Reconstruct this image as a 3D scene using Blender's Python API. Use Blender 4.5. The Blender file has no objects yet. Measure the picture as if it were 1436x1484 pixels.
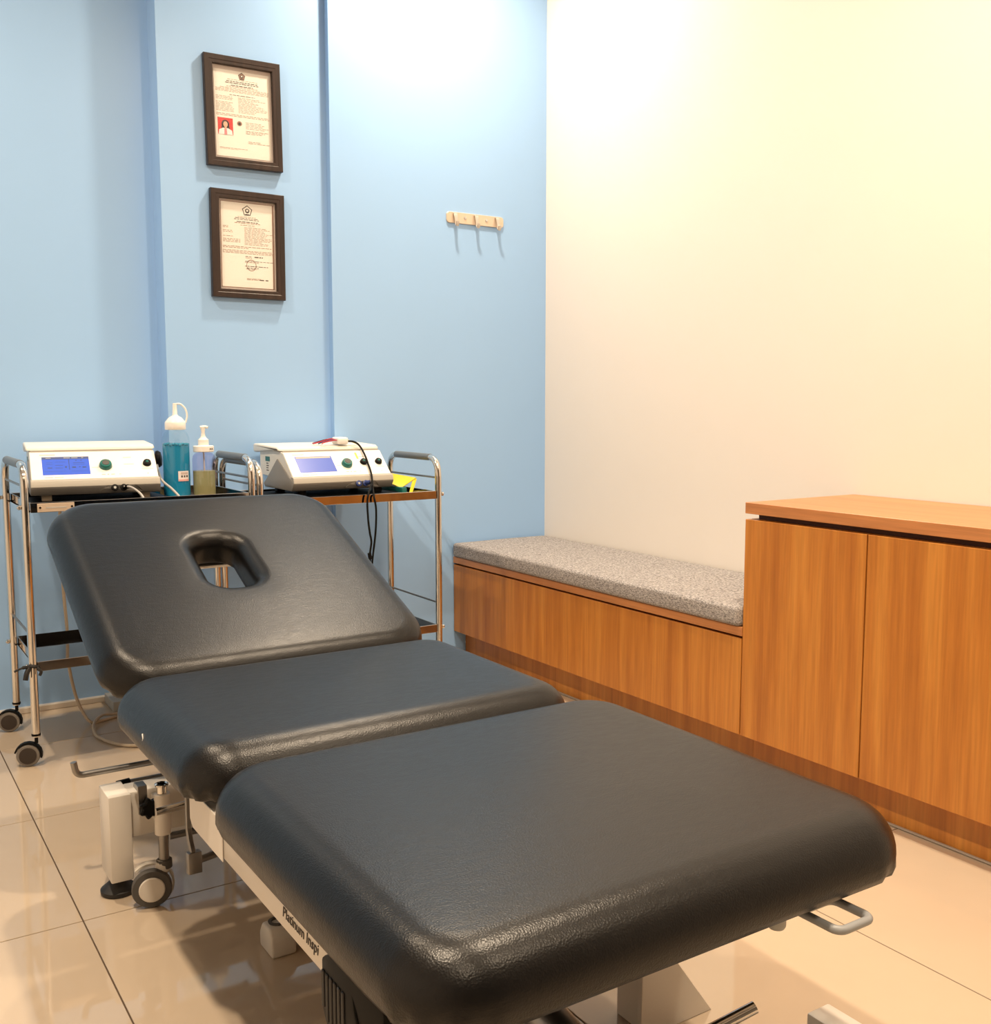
import bpy, bmesh, math, random
from mathutils import Vector, Matrix
random.seed(7)
S = bpy.context.scene
COL = S.collection
PI = math.pi

# ------------------------------------------------------------------ camera
FPX, YAW, PITCH, CAMH = 1490.285, math.radians(32.791), math.radians(6.085), 1.0372
cd = bpy.data.cameras.new('camera'); cam = bpy.data.objects.new('camera', cd); COL.objects.link(cam)
cd.sensor_fit = 'VERTICAL'; cd.sensor_height = 24.0; cd.lens = 24.0 * FPX / 1484.0
cd.clip_start = 0.02
cam.location = (0, 0, CAMH); cam.rotation_euler = (PI/2 - PITCH, 0, -YAW)
S.camera = cam

# ------------------------------------------------------------------ world, exposure, light
S.view_settings.view_transform = 'Standard'; S.view_settings.look = 'None'
S.view_settings.gamma = 1.0; S.view_settings.use_curve_mapping = False
S.view_settings.exposure = 0.70
W = bpy.data.worlds.new('world'); S.world = W; W.use_nodes = True
W.node_tree.nodes['Background'].inputs[0].default_value = (.6, .7, .8, 1)
W.node_tree.nodes['Background'].inputs[1].default_value = 0.05
CEIL = 3.05
WARM = (1.0, 0.795, 0.57)
DOWNLIGHTS = [(1.88, 3.14, 19), (0.0, 2.75, 17), (1.62, 1.25, 26), (0.0, 1.1, 26),
              (1.80, -0.4, 12), (0.0, -0.6, 10)]

# ------------------------------------------------------------------ materials
def nodes(name):
    m = bpy.data.materials.new(name); m.use_nodes = True
    nt = m.node_tree; b = nt.nodes['Principled BSDF']
    return m, nt, b
def lin(r, g, b):
    f = lambda c: (c/255/12.92 if c/255 <= .04045 else ((c/255+.055)/1.055)**2.4)
    return (f(r), f(g), f(b), 1)
def mat(name, col, rough=.5, metal=0., spec=.5, bump=0., bscale=200., var=0., coat=0.):
    m, nt, b = nodes(name)
    b.inputs['Base Color'].default_value = col
    b.inputs['Roughness'].default_value = rough
    b.inputs['Metallic'].default_value = metal
    b.inputs['Specular IOR Level'].default_value = spec
    b.inputs['Coat Weight'].default_value = coat
    tc = nt.nodes.new('ShaderNodeTexCoord')
    n = nt.nodes.new('ShaderNodeTexNoise'); n.inputs['Scale'].default_value = bscale; n.inputs['Detail'].default_value = 3
    nt.links.new(tc.outputs['Object'], n.inputs['Vector'])
    if bump:
        bp = nt.nodes.new('ShaderNodeBump'); bp.inputs['Strength'].default_value = bump; bp.inputs['Distance'].default_value = .001
        nt.links.new(n.outputs['Fac'], bp.inputs['Height']); nt.links.new(bp.outputs['Normal'], b.inputs['Normal'])
    v = var if var else .04
    n2 = nt.nodes.new('ShaderNodeTexNoise'); n2.inputs['Scale'].default_value = 6; n2.inputs['Detail'].default_value = 4
    nt.links.new(tc.outputs['Object'], n2.inputs['Vector'])
    mr = nt.nodes.new('ShaderNodeMapRange'); mr.inputs['To Min'].default_value = 1-v; mr.inputs['To Max'].default_value = 1+v
    nt.links.new(n2.outputs['Fac'], mr.inputs['Value'])
    mx = nt.nodes.new('ShaderNodeMix'); mx.data_type = 'RGBA'; mx.blend_type = 'MULTIPLY'; mx.inputs[0].default_value = 1
    mx.inputs[6].default_value = col; nt.links.new(mr.outputs['Result'], mx.inputs[7]); nt.links.new(mx.outputs[2], b.inputs['Base Color'])
    return m
def wood(name, c1, c2, c3, stretch, rough=.38):
    m, nt, b = nodes(name)
    tc = nt.nodes.new('ShaderNodeTexCoord'); mp = nt.nodes.new('ShaderNodeMapping'); mp.inputs['Scale'].default_value = stretch
    nt.links.new(tc.outputs['Object'], mp.inputs['Vector'])
    n = nt.nodes.new('ShaderNodeTexNoise'); n.inputs['Scale'].default_value = 1; n.inputs['Detail'].default_value = 5; n.inputs['Distortion'].default_value = .35
    nt.links.new(mp.outputs['Vector'], n.inputs['Vector'])
    cr = nt.nodes.new('ShaderNodeValToRGB'); e = cr.color_ramp.elements
    e[0].position = .30; e[0].color = c1; e[1].position = .72; e[1].color = c3
    x = cr.color_ramp.elements.new(.5); x.color = c2
    nt.links.new(n.outputs['Fac'], cr.inputs['Fac'])
    n2 = nt.nodes.new('ShaderNodeTexNoise'); n2.inputs['Scale'].default_value = 6; n2.inputs['Detail'].default_value = 3
    nt.links.new(mp.outputs['Vector'], n2.inputs['Vector'])
    mr = nt.nodes.new('ShaderNodeMapRange'); mr.inputs['From Min'].default_value = .35; mr.inputs['From Max'].default_value = .65
    mr.inputs['To Min'].default_value = .90; mr.inputs['To Max'].default_value = 1.06
    nt.links.new(n2.outputs['Fac'], mr.inputs['Value'])
    mx = nt.nodes.new('ShaderNodeMix'); mx.data_type = 'RGBA'; mx.blend_type = 'MULTIPLY'; mx.inputs[0].default_value = 1
    nt.links.new(cr.outputs['Color'], mx.inputs[6]); nt.links.new(mr.outputs['Result'], mx.inputs[7])
    nt.links.new(mx.outputs[2], b.inputs['Base Color'])
    b.inputs['Roughness'].default_value = rough
    return m
def leather_mat():
    m, nt, b = nodes('black_leatherette')
    tc = nt.nodes.new('ShaderNodeTexCoord')
    b.inputs['Base Color'].default_value = (.0045, .0042, .0043, 1); b.inputs['Roughness'].default_value = .33
    b.inputs['Specular IOR Level'].default_value = .35
    v = nt.nodes.new('ShaderNodeTexVoronoi'); v.inputs['Scale'].default_value = 420
    nt.links.new(tc.outputs['Object'], v.inputs['Vector'])
    n = nt.nodes.new('ShaderNodeTexNoise'); n.inputs['Scale'].default_value = 48; n.inputs['Detail'].default_value = 6; n.inputs['Roughness'].default_value = .65
    mp = nt.nodes.new('ShaderNodeMapping'); mp.inputs['Scale'].default_value = (.8, 1.6, 1.6)
    nt.links.new(tc.outputs['Object'], mp.inputs['Vector']); nt.links.new(mp.outputs['Vector'], n.inputs['Vector'])
    ad = nt.nodes.new('ShaderNodeMath'); ad.operation = 'MULTIPLY_ADD'; ad.inputs[1].default_value = .45
    nt.links.new(v.outputs['Distance'], ad.inputs[0]); nt.links.new(n.outputs['Fac'], ad.inputs[2])
    bp = nt.nodes.new('ShaderNodeBump'); bp.inputs['Strength'].default_value = .26; bp.inputs['Distance'].default_value = .0017
    nt.links.new(ad.outputs[0], bp.inputs['Height']); nt.links.new(bp.outputs['Normal'], b.inputs['Normal'])
    mr = nt.nodes.new('ShaderNodeMapRange'); mr.inputs['To Min'].default_value = .24; mr.inputs['To Max'].default_value = .40
    nt.links.new(n.outputs['Fac'], mr.inputs['Value']); nt.links.new(mr.outputs['Result'], b.inputs['Roughness'])
    return m
def fabric_mat():
    m, nt, b = nodes('grey_woven_fabric')
    tc = nt.nodes.new('ShaderNodeTexCoord')
    out = []
    for sc in ((420, 110, 420), (100, 420, 420)):
        mp = nt.nodes.new('ShaderNodeMapping'); mp.inputs['Scale'].default_value = sc
        n = nt.nodes.new('ShaderNodeTexNoise'); n.inputs['Scale'].default_value = 1; n.inputs['Detail'].default_value = 3
        nt.links.new(tc.outputs['Object'], mp.inputs['Vector']); nt.links.new(mp.outputs['Vector'], n.inputs['Vector']); out.append(n)
    mu = nt.nodes.new('ShaderNodeMath'); mu.operation = 'ADD'
    nt.links.new(out[0].outputs['Fac'], mu.inputs[0]); nt.links.new(out[1].outputs['Fac'], mu.inputs[1])
    cr = nt.nodes.new('ShaderNodeValToRGB'); e = cr.color_ramp.elements
    mr = nt.nodes.new('ShaderNodeMapRange'); mr.inputs['From Min'].default_value = .6; mr.inputs['From Max'].default_value = 1.4
    nt.links.new(mu.outputs[0], mr.inputs['Value']); nt.links.new(mr.outputs['Result'], cr.inputs['Fac'])
    e[0].position = .22; e[0].color = lin(92, 88, 88); e[1].position = .78; e[1].color = lin(190, 185, 183)
    nt.links.new(cr.outputs['Color'], b.inputs['Base Color']); b.inputs['Roughness'].default_value = .95
    bp = nt.nodes.new('ShaderNodeBump'); bp.inputs['Strength'].default_value = .5; bp.inputs['Distance'].default_value = .001
    nt.links.new(mu.outputs[0], bp.inputs['Height']); nt.links.new(bp.outputs['Normal'], b.inputs['Normal'])
    return m
def glassy(name, col, rough=.03, fac=.12):
    m, nt, b = nodes(name); nt.nodes.remove(b)
    o = nt.nodes['Material Output']
    t = nt.nodes.new('ShaderNodeBsdfTransparent'); t.inputs[0].default_value = col
    g = nt.nodes.new('ShaderNodeBsdfGlossy'); g.inputs['Roughness'].default_value = rough
    mx = nt.nodes.new('ShaderNodeMixShader'); mx.inputs[0].default_value = fac
    nt.links.new(t.outputs[0], mx.inputs[1]); nt.links.new(g.outputs[0], mx.inputs[2])
    nt.links.new(mx.outputs[0], o.inputs['Surface'])
    return m
def liquid(name, col, trans):
    m, nt, b = nodes(name)
    b.inputs['Base Color'].default_value = col; b.inputs['Roughness'].default_value = .12
    b.inputs['Transmission Weight'].default_value = trans; b.inputs['IOR'].default_value = 1.1
    return m
def emit(name, col, st):
    m, nt, b = nodes(name)
    b.inputs['Base Color'].default_value = (0.02, .02, .03, 1)
    b.inputs['Emission Color'].default_value = col; b.inputs['Emission Strength'].default_value = st
    b.inputs['Roughness'].default_value = .25
    return m
M = {}
M['blue'] = mat('blue_wall_paint', (.335, .565, .915, 1), .34, bump=.05, bscale=60, var=.015)
M['white_wall'] = mat('cream_white_wall_paint', (.81, .760, .705, 1), .5, bump=.05, bscale=60, var=.012)
M['ceiling'] = mat('ceiling_paint', (.85, .84, .82, 1), .8)
M['far_wall'] = mat('greyish_far_wall_paint', (.16, .14, .12, 1), .7)  # colour darkened to stand for the dim room behind the camera
M['tile'] = mat('beige_polished_tile', (.52, .42, .315, 1), .04, var=.05, spec=.6, coat=.0)
M['grout'] = mat('brown_grout', (.09, .055, .03, 1), .8)
M['skirt'] = mat('cream_tile_skirting', (.68, .62, .54, 1), .2)
M['wood_v'] = wood('orange_teak_laminate', (.40, .135, .020, 1), (.50, .185, .029, 1), (.60, .250, .045, 1), (26, 26, 1.1))
M['wood_h'] = wood('orange_teak_laminate_top', (.46, .185, .062, 1), (.52, .215, .075, 1), (.58, .255, .092, 1), (30, 1.2, 30))
M['gap'] = mat('shadow_gap_board', (.09, .03, .01, 1), .6)
M['bead'] = mat('grey_floor_bead', (.32, .27, .22, 1), .4)
M['leather'] = leather_mat()
M['fabric'] = fabric_mat()
M['white_metal'] = mat('white_powder_coat', (.72, .68, .62, 1), .3)
M['chrome'] = mat('chrome', (.72, .70, .67, 1), .10, 1.)
M['steel'] = mat('polished_steel_tray', (.50, .47, .45, 1), .06, 1.)
M['dull_steel'] = mat('dull_grey_steel', (.30, .29, .28, 1), .38, 1.)
M['grip'] = mat('dull_grey_grip', (.20, .21, .215, 1), .42, .6)
M['grey_tube'] = mat('grey_plastic_tube', (.30, .31, .32, 1), .4)
M['black'] = mat('black_plastic', (.004, .004, .004, 1), .5, spec=.15)
M['black_rubber'] = mat('black_rubber', (.016, .015, .015, 1), .6)
M['grey_rubber'] = mat('dark_grey_rubber', (.075, .07, .065, 1), .6)
M['caster_grey'] = mat('grey_caster_plastic', (.20, .18, .16, 1), .5)
M['caster_face'] = mat('white_caster_plastic', (.66, .62, .56, 1), .4)
M['brown_face'] = mat('dark_brown_wheel_disc', (.035, .025, .02, 1), .5)
M['device_white'] = mat('warm_white_plastic', (.80, .77, .70, 1), .4)
M['device_panel'] = mat('white_front_panel', (.86, .84, .79, 1), .35)
M['device_lip'] = mat('beige_grey_plastic_lip', (.40, .375, .33, 1), .5)
M['device_grey'] = mat('light_grey_plastic', (.25, .235, .215, 1), .5)
M['teal'] = mat('teal_plastic', (.01, .14, .125, 1), .35)
M['screen'] = emit('blue_lcd_screen', (.07, .18, .80, 1), .60)
M['screen_pale'] = emit('pale_blue_lcd_screen', (.14, .22, .72, 1), .55)
M['screen_dark'] = mat('lcd_dark_segments', (.03, .06, .18, 1), .4)
M['screen_bar'] = mat('lcd_header_bar', (.06, .09, .25, 1), .4)
M['ink'] = mat('dark_print_ink', (.06, .05, .045, 1), .7)
M['ink_soft'] = mat('faded_brown_print', (.30, .17, .12, 1), .7)
M['ink_grey'] = mat('grey_panel_print', (.45, .43, .40, 1), .7)
M['paper'] = mat('cream_paper', (.86, .83, .77, 1), .7)
M['mat_board'] = mat('pinkish_paper_border', (.66, .57, .53, 1), .7)
M['frame'] = wood('dark_brown_frame_wood', (.016, .008, .006, 1), (.025, .012, .009, 1), (.036, .018, .013, 1), (60, 60, 5), .4)
M['pane'] = glassy('frame_glass', (.99, .99, .99, 1), .3, .03)
M['red'] = mat('photo_red_background', (.62, .03, .03, 1), .6)
M['skin'] = mat('photo_skin_print', (.72, .42, .30, 1), .6)
M['hair'] = mat('photo_black_hair', (.03, .02, .02, 1), .6)
M['coat'] = mat('photo_white_coat', (.80, .80, .82, 1), .6)
M['pink'] = mat('photo_pink_shirt', (.75, .25, .28, 1), .6)
M['cap_white'] = mat('white_bottle_cap', (.84, .82, .79, 1), .35)
M['clear'] = glassy('clear_bottle_plastic', (.93, .97, .98, 1), .05, .07)
M['lavender'] = glassy('lavender_clear_plastic', (.84, .83, .96, 1), .05, .07)
M['blue_gel'] = liquid('blue_gel', (.02, .32, .56, 1), .25)
M['blue_gel_smear'] = liquid('pale_blue_gel', (.10, .44, .66, 1), .4)
M['yellow_gel'] = liquid('yellow_green_liquid', (.62, .60, .24, 1), .5)
M['sticker'] = mat('white_price_sticker', (.82, .76, .74, 1), .6)
M['sticker_pink'] = mat('pink_sticker_band', (.75, .38, .36, 1), .6)
M['yellow'] = mat('yellow_vinyl', (.72, .56, .015, 1), .45)
M['beige_cable'] = mat('beige_cable', (.52, .43, .32, 1), .45)
M['grey_cable'] = mat('grey_cable', (.42, .41, .40, 1), .45)
M['blue_plug'] = mat('blue_plug', (.015, .035, .16, 1), .4)
M['red_wire'] = mat('red_wire', (.45, .02, .03, 1), .45)
M['blue_wire'] = mat('navy_wire', (.02, .03, .11, 1), .45)
M['yellow_label'] = mat('lime_sticker', (.62, .72, .10, 1), .6)
M['hook_plate'] = mat('champagne_metal_plate', (.74, .60, .47, 1), .32, .35)
M['hook_steel'] = mat('brushed_hook_metal', (.62, .56, .50, 1), .28, .8)
M['pale_grey'] = mat('pale_grey_plastic', (.42, .43, .42, 1), .5)
M['lamp'] = emit('lamp_diffuser', (1, .84, .64, 1), 9)

# ------------------------------------------------------------------ mesh helpers
class MB:
    def __init__(s): s.v = []; s.f = []
    def add(s, vs, fs):
        o = len(s.v); s.v += [tuple(v) for v in vs]; s.f += [tuple(i+o for i in f) for f in fs]
    def box(s, a, b):
        (x0, y0, z0), (x1, y1, z1) = a, b
        s.add([(x0,y0,z0),(x1,y0,z0),(x1,y1,z0),(x0,y1,z0),(x0,y0,z1),(x1,y0,z1),(x1,y1,z1),(x0,y1,z1)],
              [(0,3,2,1),(4,5,6,7),(0,1,5,4),(1,2,6,5),(2,3,7,6),(3,0,4,7)]); return s
    def prism(s, poly, axis, a, b):           # poly in the other two axes (cyclic order), extruded along axis
        def P(u, v, w):
            return ((w,u,v),(v,w,u),(u,v,w))[axis]
        n = len(poly)
        s.add([P(u,v,a) for u,v in poly]+[P(u,v,b) for u,v in poly],
              [tuple(range(n))[::-1], tuple(range(n,2*n))]+[(i,(i+1)%n,n+(i+1)%n,n+i) for i in range(n)]); return s
    def tube(s, path, r, n=10, cap=True):
        P = [Vector(p) for p in path]; rs = r if isinstance(r, (list, tuple)) else [r]*len(P)
        T = []
        for i in range(len(P)):
            a = P[max(i-1,0)]; b = P[min(i+1,len(P)-1)]; T.append((b-a).normalized())
        up = Vector((0,0,1)) if abs(T[0].z) < .9 else Vector((1,0,0))
        N = (up - T[0]*up.dot(T[0])).normalized(); vs = []
        for i, p in enumerate(P):
            N = (N - T[i]*N.dot(T[i])).normalized(); B = T[i].cross(N)
            for k in range(n):
                a = 2*PI*k/n; vs.append(p + (N*math.cos(a)+B*math.sin(a))*rs[i])
        fs = [(i*n+k, i*n+(k+1)%n, (i+1)*n+(k+1)%n, (i+1)*n+k) for i in range(len(P)-1) for k in range(n)]
        if cap: fs += [tuple(range(n))[::-1], tuple(range((len(P)-1)*n, len(P)*n))]
        s.add(vs, fs); return s
    def lathe(s, prof, c, axis=(0,0,1), n=24):  # prof [(r, h)] bottom to top about axis through c
        A = Vector(axis).normalized(); u = Vector((1,0,0)) if abs(A.x) < .9 else Vector((0,1,0))
        u = (u - A*u.dot(A)).normalized(); w = A.cross(u); c = Vector(c); vs = []
        for r, h in prof:
            for k in range(n):
                a = 2*PI*k/n; vs.append(c + A*h + (u*math.cos(a)+w*math.sin(a))*max(r,1e-5))
        m = len(prof)
        fs = [(i*n+k, i*n+(k+1)%n, (i+1)*n+(k+1)%n, (i+1)*n+k) for i in range(m-1) for k in range(n)]
        fs += [tuple(range(n))[::-1], tuple(range((m-1)*n, m*n))]
        s.add(vs, fs); return s
    def rings(s, R, closed=False):
        n = len(R[0]); vs = [p for r in R for p in r]; m = len(R)
        fs = [((i%m)*n+k, (i%m)*n+(k+1)%n, ((i+1)%m)*n+(k+1)%n, ((i+1)%m)*n+k) for i in range(m if closed else m-1) for k in range(n)]
        if not closed: fs += [tuple(range(n))[::-1], tuple(range((m-1)*n, m*n))]
        s.add(vs, fs); return s
    def build(s, name, m, parent=None, bevel=0, seg=2, ang=32, smooth=True, bang=25):
        me = bpy.data.meshes.new(name)
        off = parent.matrix_basis.translation if (parent and parent.get('_world')) else Vector((0,0,0))
        if parent and parent.get('_off'): off = Vector(parent['_off'])
        vs = [tuple(Vector(v)-off) for v in s.v]
        me.from_pydata(vs, [], s.f)
        bm = bmesh.new(); bm.from_mesh(me)
        bmesh.ops.recalc_face_normals(bm, faces=bm.faces)
        if bevel:
            es = [e for e in bm.edges if len(e.link_faces) == 2 and e.calc_face_angle(0) > math.radians(bang)]
            bmesh.ops.bevel(bm, geom=es, offset=bevel, segments=seg, affect='EDGES', profile=.5)
        for f in bm.faces: f.smooth = smooth
        for e in bm.edges:
            if len(e.link_faces) == 2 and e.calc_face_angle(0) > math.radians(ang): e.smooth = False
        bm.to_mesh(me); bm.free()
        me.materials.append(m)
        o = bpy.data.objects.new(name, me); COL.objects.link(o)
        if parent:
            o.parent = parent
            if parent.get('_world'): o['_off'] = list(off)
            elif parent.get('_off'): o['_off'] = list(parent['_off'])
        return o
def thing(name, label, cat, loc=(0,0,0), rz=0, group=None, world=True):
    o = bpy.data.objects.new(name, None); COL.objects.link(o)
    o.location = loc; o.rotation_euler = (0,0,rz); o.empty_display_size = .05
    o['label'] = label; o['category'] = cat
    if group: o['group'] = group
    if world: o['_world'] = 1          # children are given in room coordinates
    return o
def tag(o, label, cat, group=None):
    o['label'] = label; o['category'] = cat
    if group: o['group'] = group
    return o
def struct(o): o['kind'] = 'structure'; return o
def setorigin(o, p):
    p = Vector(p); o.data.transform(Matrix.Translation(-p)); o.location = p; return o
def fillet(path, r, n=6):
    P = [Vector(p) for p in path]; out = [P[0]]
    for i in range(1, len(P)-1):
        a = (P[i-1]-P[i]); b = (P[i+1]-P[i]); d = min(r, a.length*.49, b.length*.49)
        a = P[i]+a.normalized()*d; b = P[i]+b.normalized()*d
        for k in range(n+1):
            t = k/n; out.append(a*(1-t)**2 + P[i]*2*t*(1-t) + b*t*t)
    out.append(P[-1]); return out
def spline(path, n=8):
    P = [Vector(p) for p in path]; P = [P[0]*2-P[1]]+P+[P[-1]*2-P[-2]]; out = []
    for i in range(1, len(P)-2):
        for k in range(n):
            t = k/n; a,b,c,d = P[i-1],P[i],P[i+1],P[i+2]
            out.append(.5*((2*b)+(c-a)*t+(2*a-5*b+4*c-d)*t*t+(3*b-a-3*c+d)*t**3))
    out.append(P[-2]); return out

# ------------------------------------------------------------------ room shell
YL, YM, YR, XW, XL, YF = 3.69, 3.592, 3.56, 2.543, -1.9, -2.6
XC1, XC2 = 0.977, 1.579
mb = MB(); mb.prism([(XL-.1,YL),(XC1,YL),(XC1,YM),(XC2,YM),(XC2,YR),(XW,YR),(XW,YL+.15),(XL-.1,YL+.15)], 2, -.02, CEIL+.02)
struct(mb.build('wall_back', M['blue'], smooth=False))
mb = MB(); mb.box((XW,YF-.1,-.02),(XW+.12,YL+.15,CEIL+.02)); struct(mb.build('wall_right', M['white_wall'], smooth=False))
mb = MB(); mb.box((XL-.12,YF-.1,-.02),(XL,YL+.15,CEIL+.02)); struct(mb.build('wall_left', M['white_wall'], smooth=False))
mb = MB(); mb.box((XL-.12,YF-.12,-.02),(XW+.12,YF,CEIL+.02)); struct(mb.build('wall_front', M['far_wall'], smooth=False))
mb = MB(); mb.box((XL-.12,YF-.12,CEIL),(XW+.12,YL+.15,CEIL+.1)); struct(mb.build('ceiling', M['ceiling'], smooth=False))
mb = MB(); mb.box((XL-.12,YF-.12,-.06),(XW+.12,YL+.15,-.0018)); floor = struct(mb.build('floor', M['grout'], smooth=False))
# tiles
TX, TY, PX, PY = 0.370, 2.105, 0.6375, 0.602
tile_me = None
for i in range(-5, 4):
    for j in range(-9, 3):
        x0, y0 = TX+i*PX, TY+j*PY
        if x0+PX < XL or x0 > XW or y0+PY < YF or y0 > YL: continue
        if tile_me is None:
            b = MB(); b.box((.0014,.0014,-.010),(PX-.0014,PY-.0014,0)); o = b.build('tile', M['tile'], None, bevel=.0008, seg=1, smooth=False)
            tile_me = o.data
        else:
            o = bpy.data.objects.new('tile', tile_me); COL.objects.link(o)
        o.location = (x0, y0, 0); o.parent = floor
# skirting
mb = MB(); mb.box((XL,3.672,0),(XC1,YL+.004,.020)); struct(mb.build('baseboard_back', M['skirt'], bevel=.003, smooth=False))
# ceiling downlights
for k, (x, y, en) in enumerate(DOWNLIGHTS):
    dl = thing('downlight', 'round recessed ceiling downlight with white rim above the room', 'light', (x,y,CEIL), group='ceiling downlights')
    b = MB(); b.lathe([(.075,-.004),(.085,-.004),(.085,.002),(.075,.002)], (x,y,CEIL-.003), n=28); b.build('rim', M['cap_white'], dl)
    b = MB(); b.lathe([(.070,-.0035),(.070,.0)], (x,y,CEIL-.002), n=28); b.build('diffuser', M['lamp'], dl)
    ld = bpy.data.lights.new('downlight_lamp', 'AREA'); ld.shape = 'DISK'; ld.size = .11; ld.energy = en; ld.color = WARM; ld.spread = math.radians(150)
    lo = bpy.data.objects.new('downlight_lamp', ld); COL.objects.link(lo); lo.location = (0,0,-.012); lo.parent = dl

# ------------------------------------------------------------------ bench and cabinet along the white wall
FX, TOEX = 2.09, 2.145
YB0, YB1, YC0 = 1.982, YR-.003, 0.72
bench = thing('storage_bench', 'long low orange-brown wooden storage bench along the white wall under the grey cushion', 'bench', (FX,2.75,0))
MB().box((FX+.019,YB0,.112),(XW-.004,YB1,.394)).build('carcass', M['gap'], bench, smooth=False)
MB().box((FX-.002,YB0,.392),(XW-.004,YB1,.4175)).build('seat_board', M['wood_h'], bench, bevel=.001, seg=1)
MB().box((FX,YB0+.003,.111),(FX+.018,YB1,.3845)).build('front_panel', M['wood_v'], bench, bevel=.001, seg=1)
MB().box((TOEX,YB0,.0),(TOEX+.018,YB1,.112)).build('toe_kick', M['wood_v'], bench, smooth=False)
MB().box((TOEX-.010,YB0,.0),(TOEX-.0005,YB1,.006)).build('floor_bead', M['bead'], bench, bevel=.002, seg=1)
cab = thing('cabinet', 'taller orange-brown wooden cabinet with flat doors at the right end of the bench', 'cabinet', (FX,1.35,0))
MB().box((FX+.022,YC0,.112),(XW-.004,YB0-.004,.720)).build('carcass', M['wood_v'], cab, smooth=False)
MB().box((FX+.030,YC0,.7205),(XW-.004,YB0-.022,.735)).build('recess_strip', M['gap'], cab, smooth=False)
MB().box((FX-.002,YC0,.7355),(XW-.004,YB0-.001,.766)).build('top_board', M['wood_h'], cab, bevel=.001, seg=1)
ys = [YB0-.001, 1.585, 1.18, YC0]
for k in range(3):
    MB().box((FX,ys[k+1]+.002,.1105),(FX+.020,ys[k]-(.002 if k else 0),.7195)).build('door', M['wood_v'], cab, bevel=.001, seg=1)
MB().box((TOEX,YC0,.0),(TOEX+.018,YB0-.001,.112)).build('toe_kick', M['wood_v'], cab, smooth=False)
MB().box((TOEX-.010,YC0,.0),(TOEX-.0005,YB0-.001,.006)).build('floor_bead', M['bead'], cab, bevel=.002, seg=1)

# rounded-rectangle outline with matching vertex order
def outline(x0, x1, y0, y1, r, nc=8, ns=10):
    r = min(r, (x1-x0)/2-1e-4, (y1-y0)/2-1e-4); pts = []
    cs = [((x1-r,y1-r),0),((x0+r,y1-r),90),((x0+r,y0+r),180),((x1-r,y0+r),270)]
    for i, ((cx,cy),a0) in enumerate(cs):
        for k in range(nc+1):
            a = math.radians(a0+90*k/nc); pts.append((cx+r*math.cos(a), cy+r*math.sin(a), 1))
        (nx,ny),a1 = cs[(i+1)%4]; a = math.radians(a0+90)
        p = (cx+r*math.cos(a), cy+r*math.sin(a)); q = (nx+r*math.cos(a), ny+r*math.sin(a))
        for k in range(1, ns): pts.append((p[0]+(q[0]-p[0])*k/ns, p[1]+(q[1]-p[1])*k/ns, 0))
    return pts
# cushion
def soft_pad(x0, x1, y0, y1, z0, z1, rc, re, amp=0.):
    R = []
    def ring(ins, z): return [(x, y, z + (amp*(math.sin(y*9)+math.sin(y*23+x*14))*.5 if z > (z0+z1)/2 else 0)) for x, y, c in outline(x0+ins, x1-ins, y0+ins, y1-ins, max(rc-ins,.004), 6, 24)]
    R.append(ring(re, z0)); 
    for t in range(0, 91, 18):
        a = math.radians(t); R.append(ring(re*(1-math.sin(a)), z0+re*(1-math.cos(a))))
    for t in range(0, 91, 15):
        a = math.radians(t); R.append(ring(re*(1-math.cos(a)), z1-re+re*math.sin(a)))
    for k in (.25,.5,.75,.97):
        R.append(ring(re+((x1-x0)/2-re)*k*.98, z1+.004*math.sin(k*PI/2)))
    return MB().rings(R)
o = soft_pad(FX-.012, XW-.006, YB0+.004, YB1-.004, .4185, .4735, .02, .012, .0012).build('bench_cushion', M['fabric'], ang=60)
tag(setorigin(o, (2.3,2.75,.4185)), 'long flat grey woven seat cushion lying on the wooden bench', 'cushion')

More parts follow.
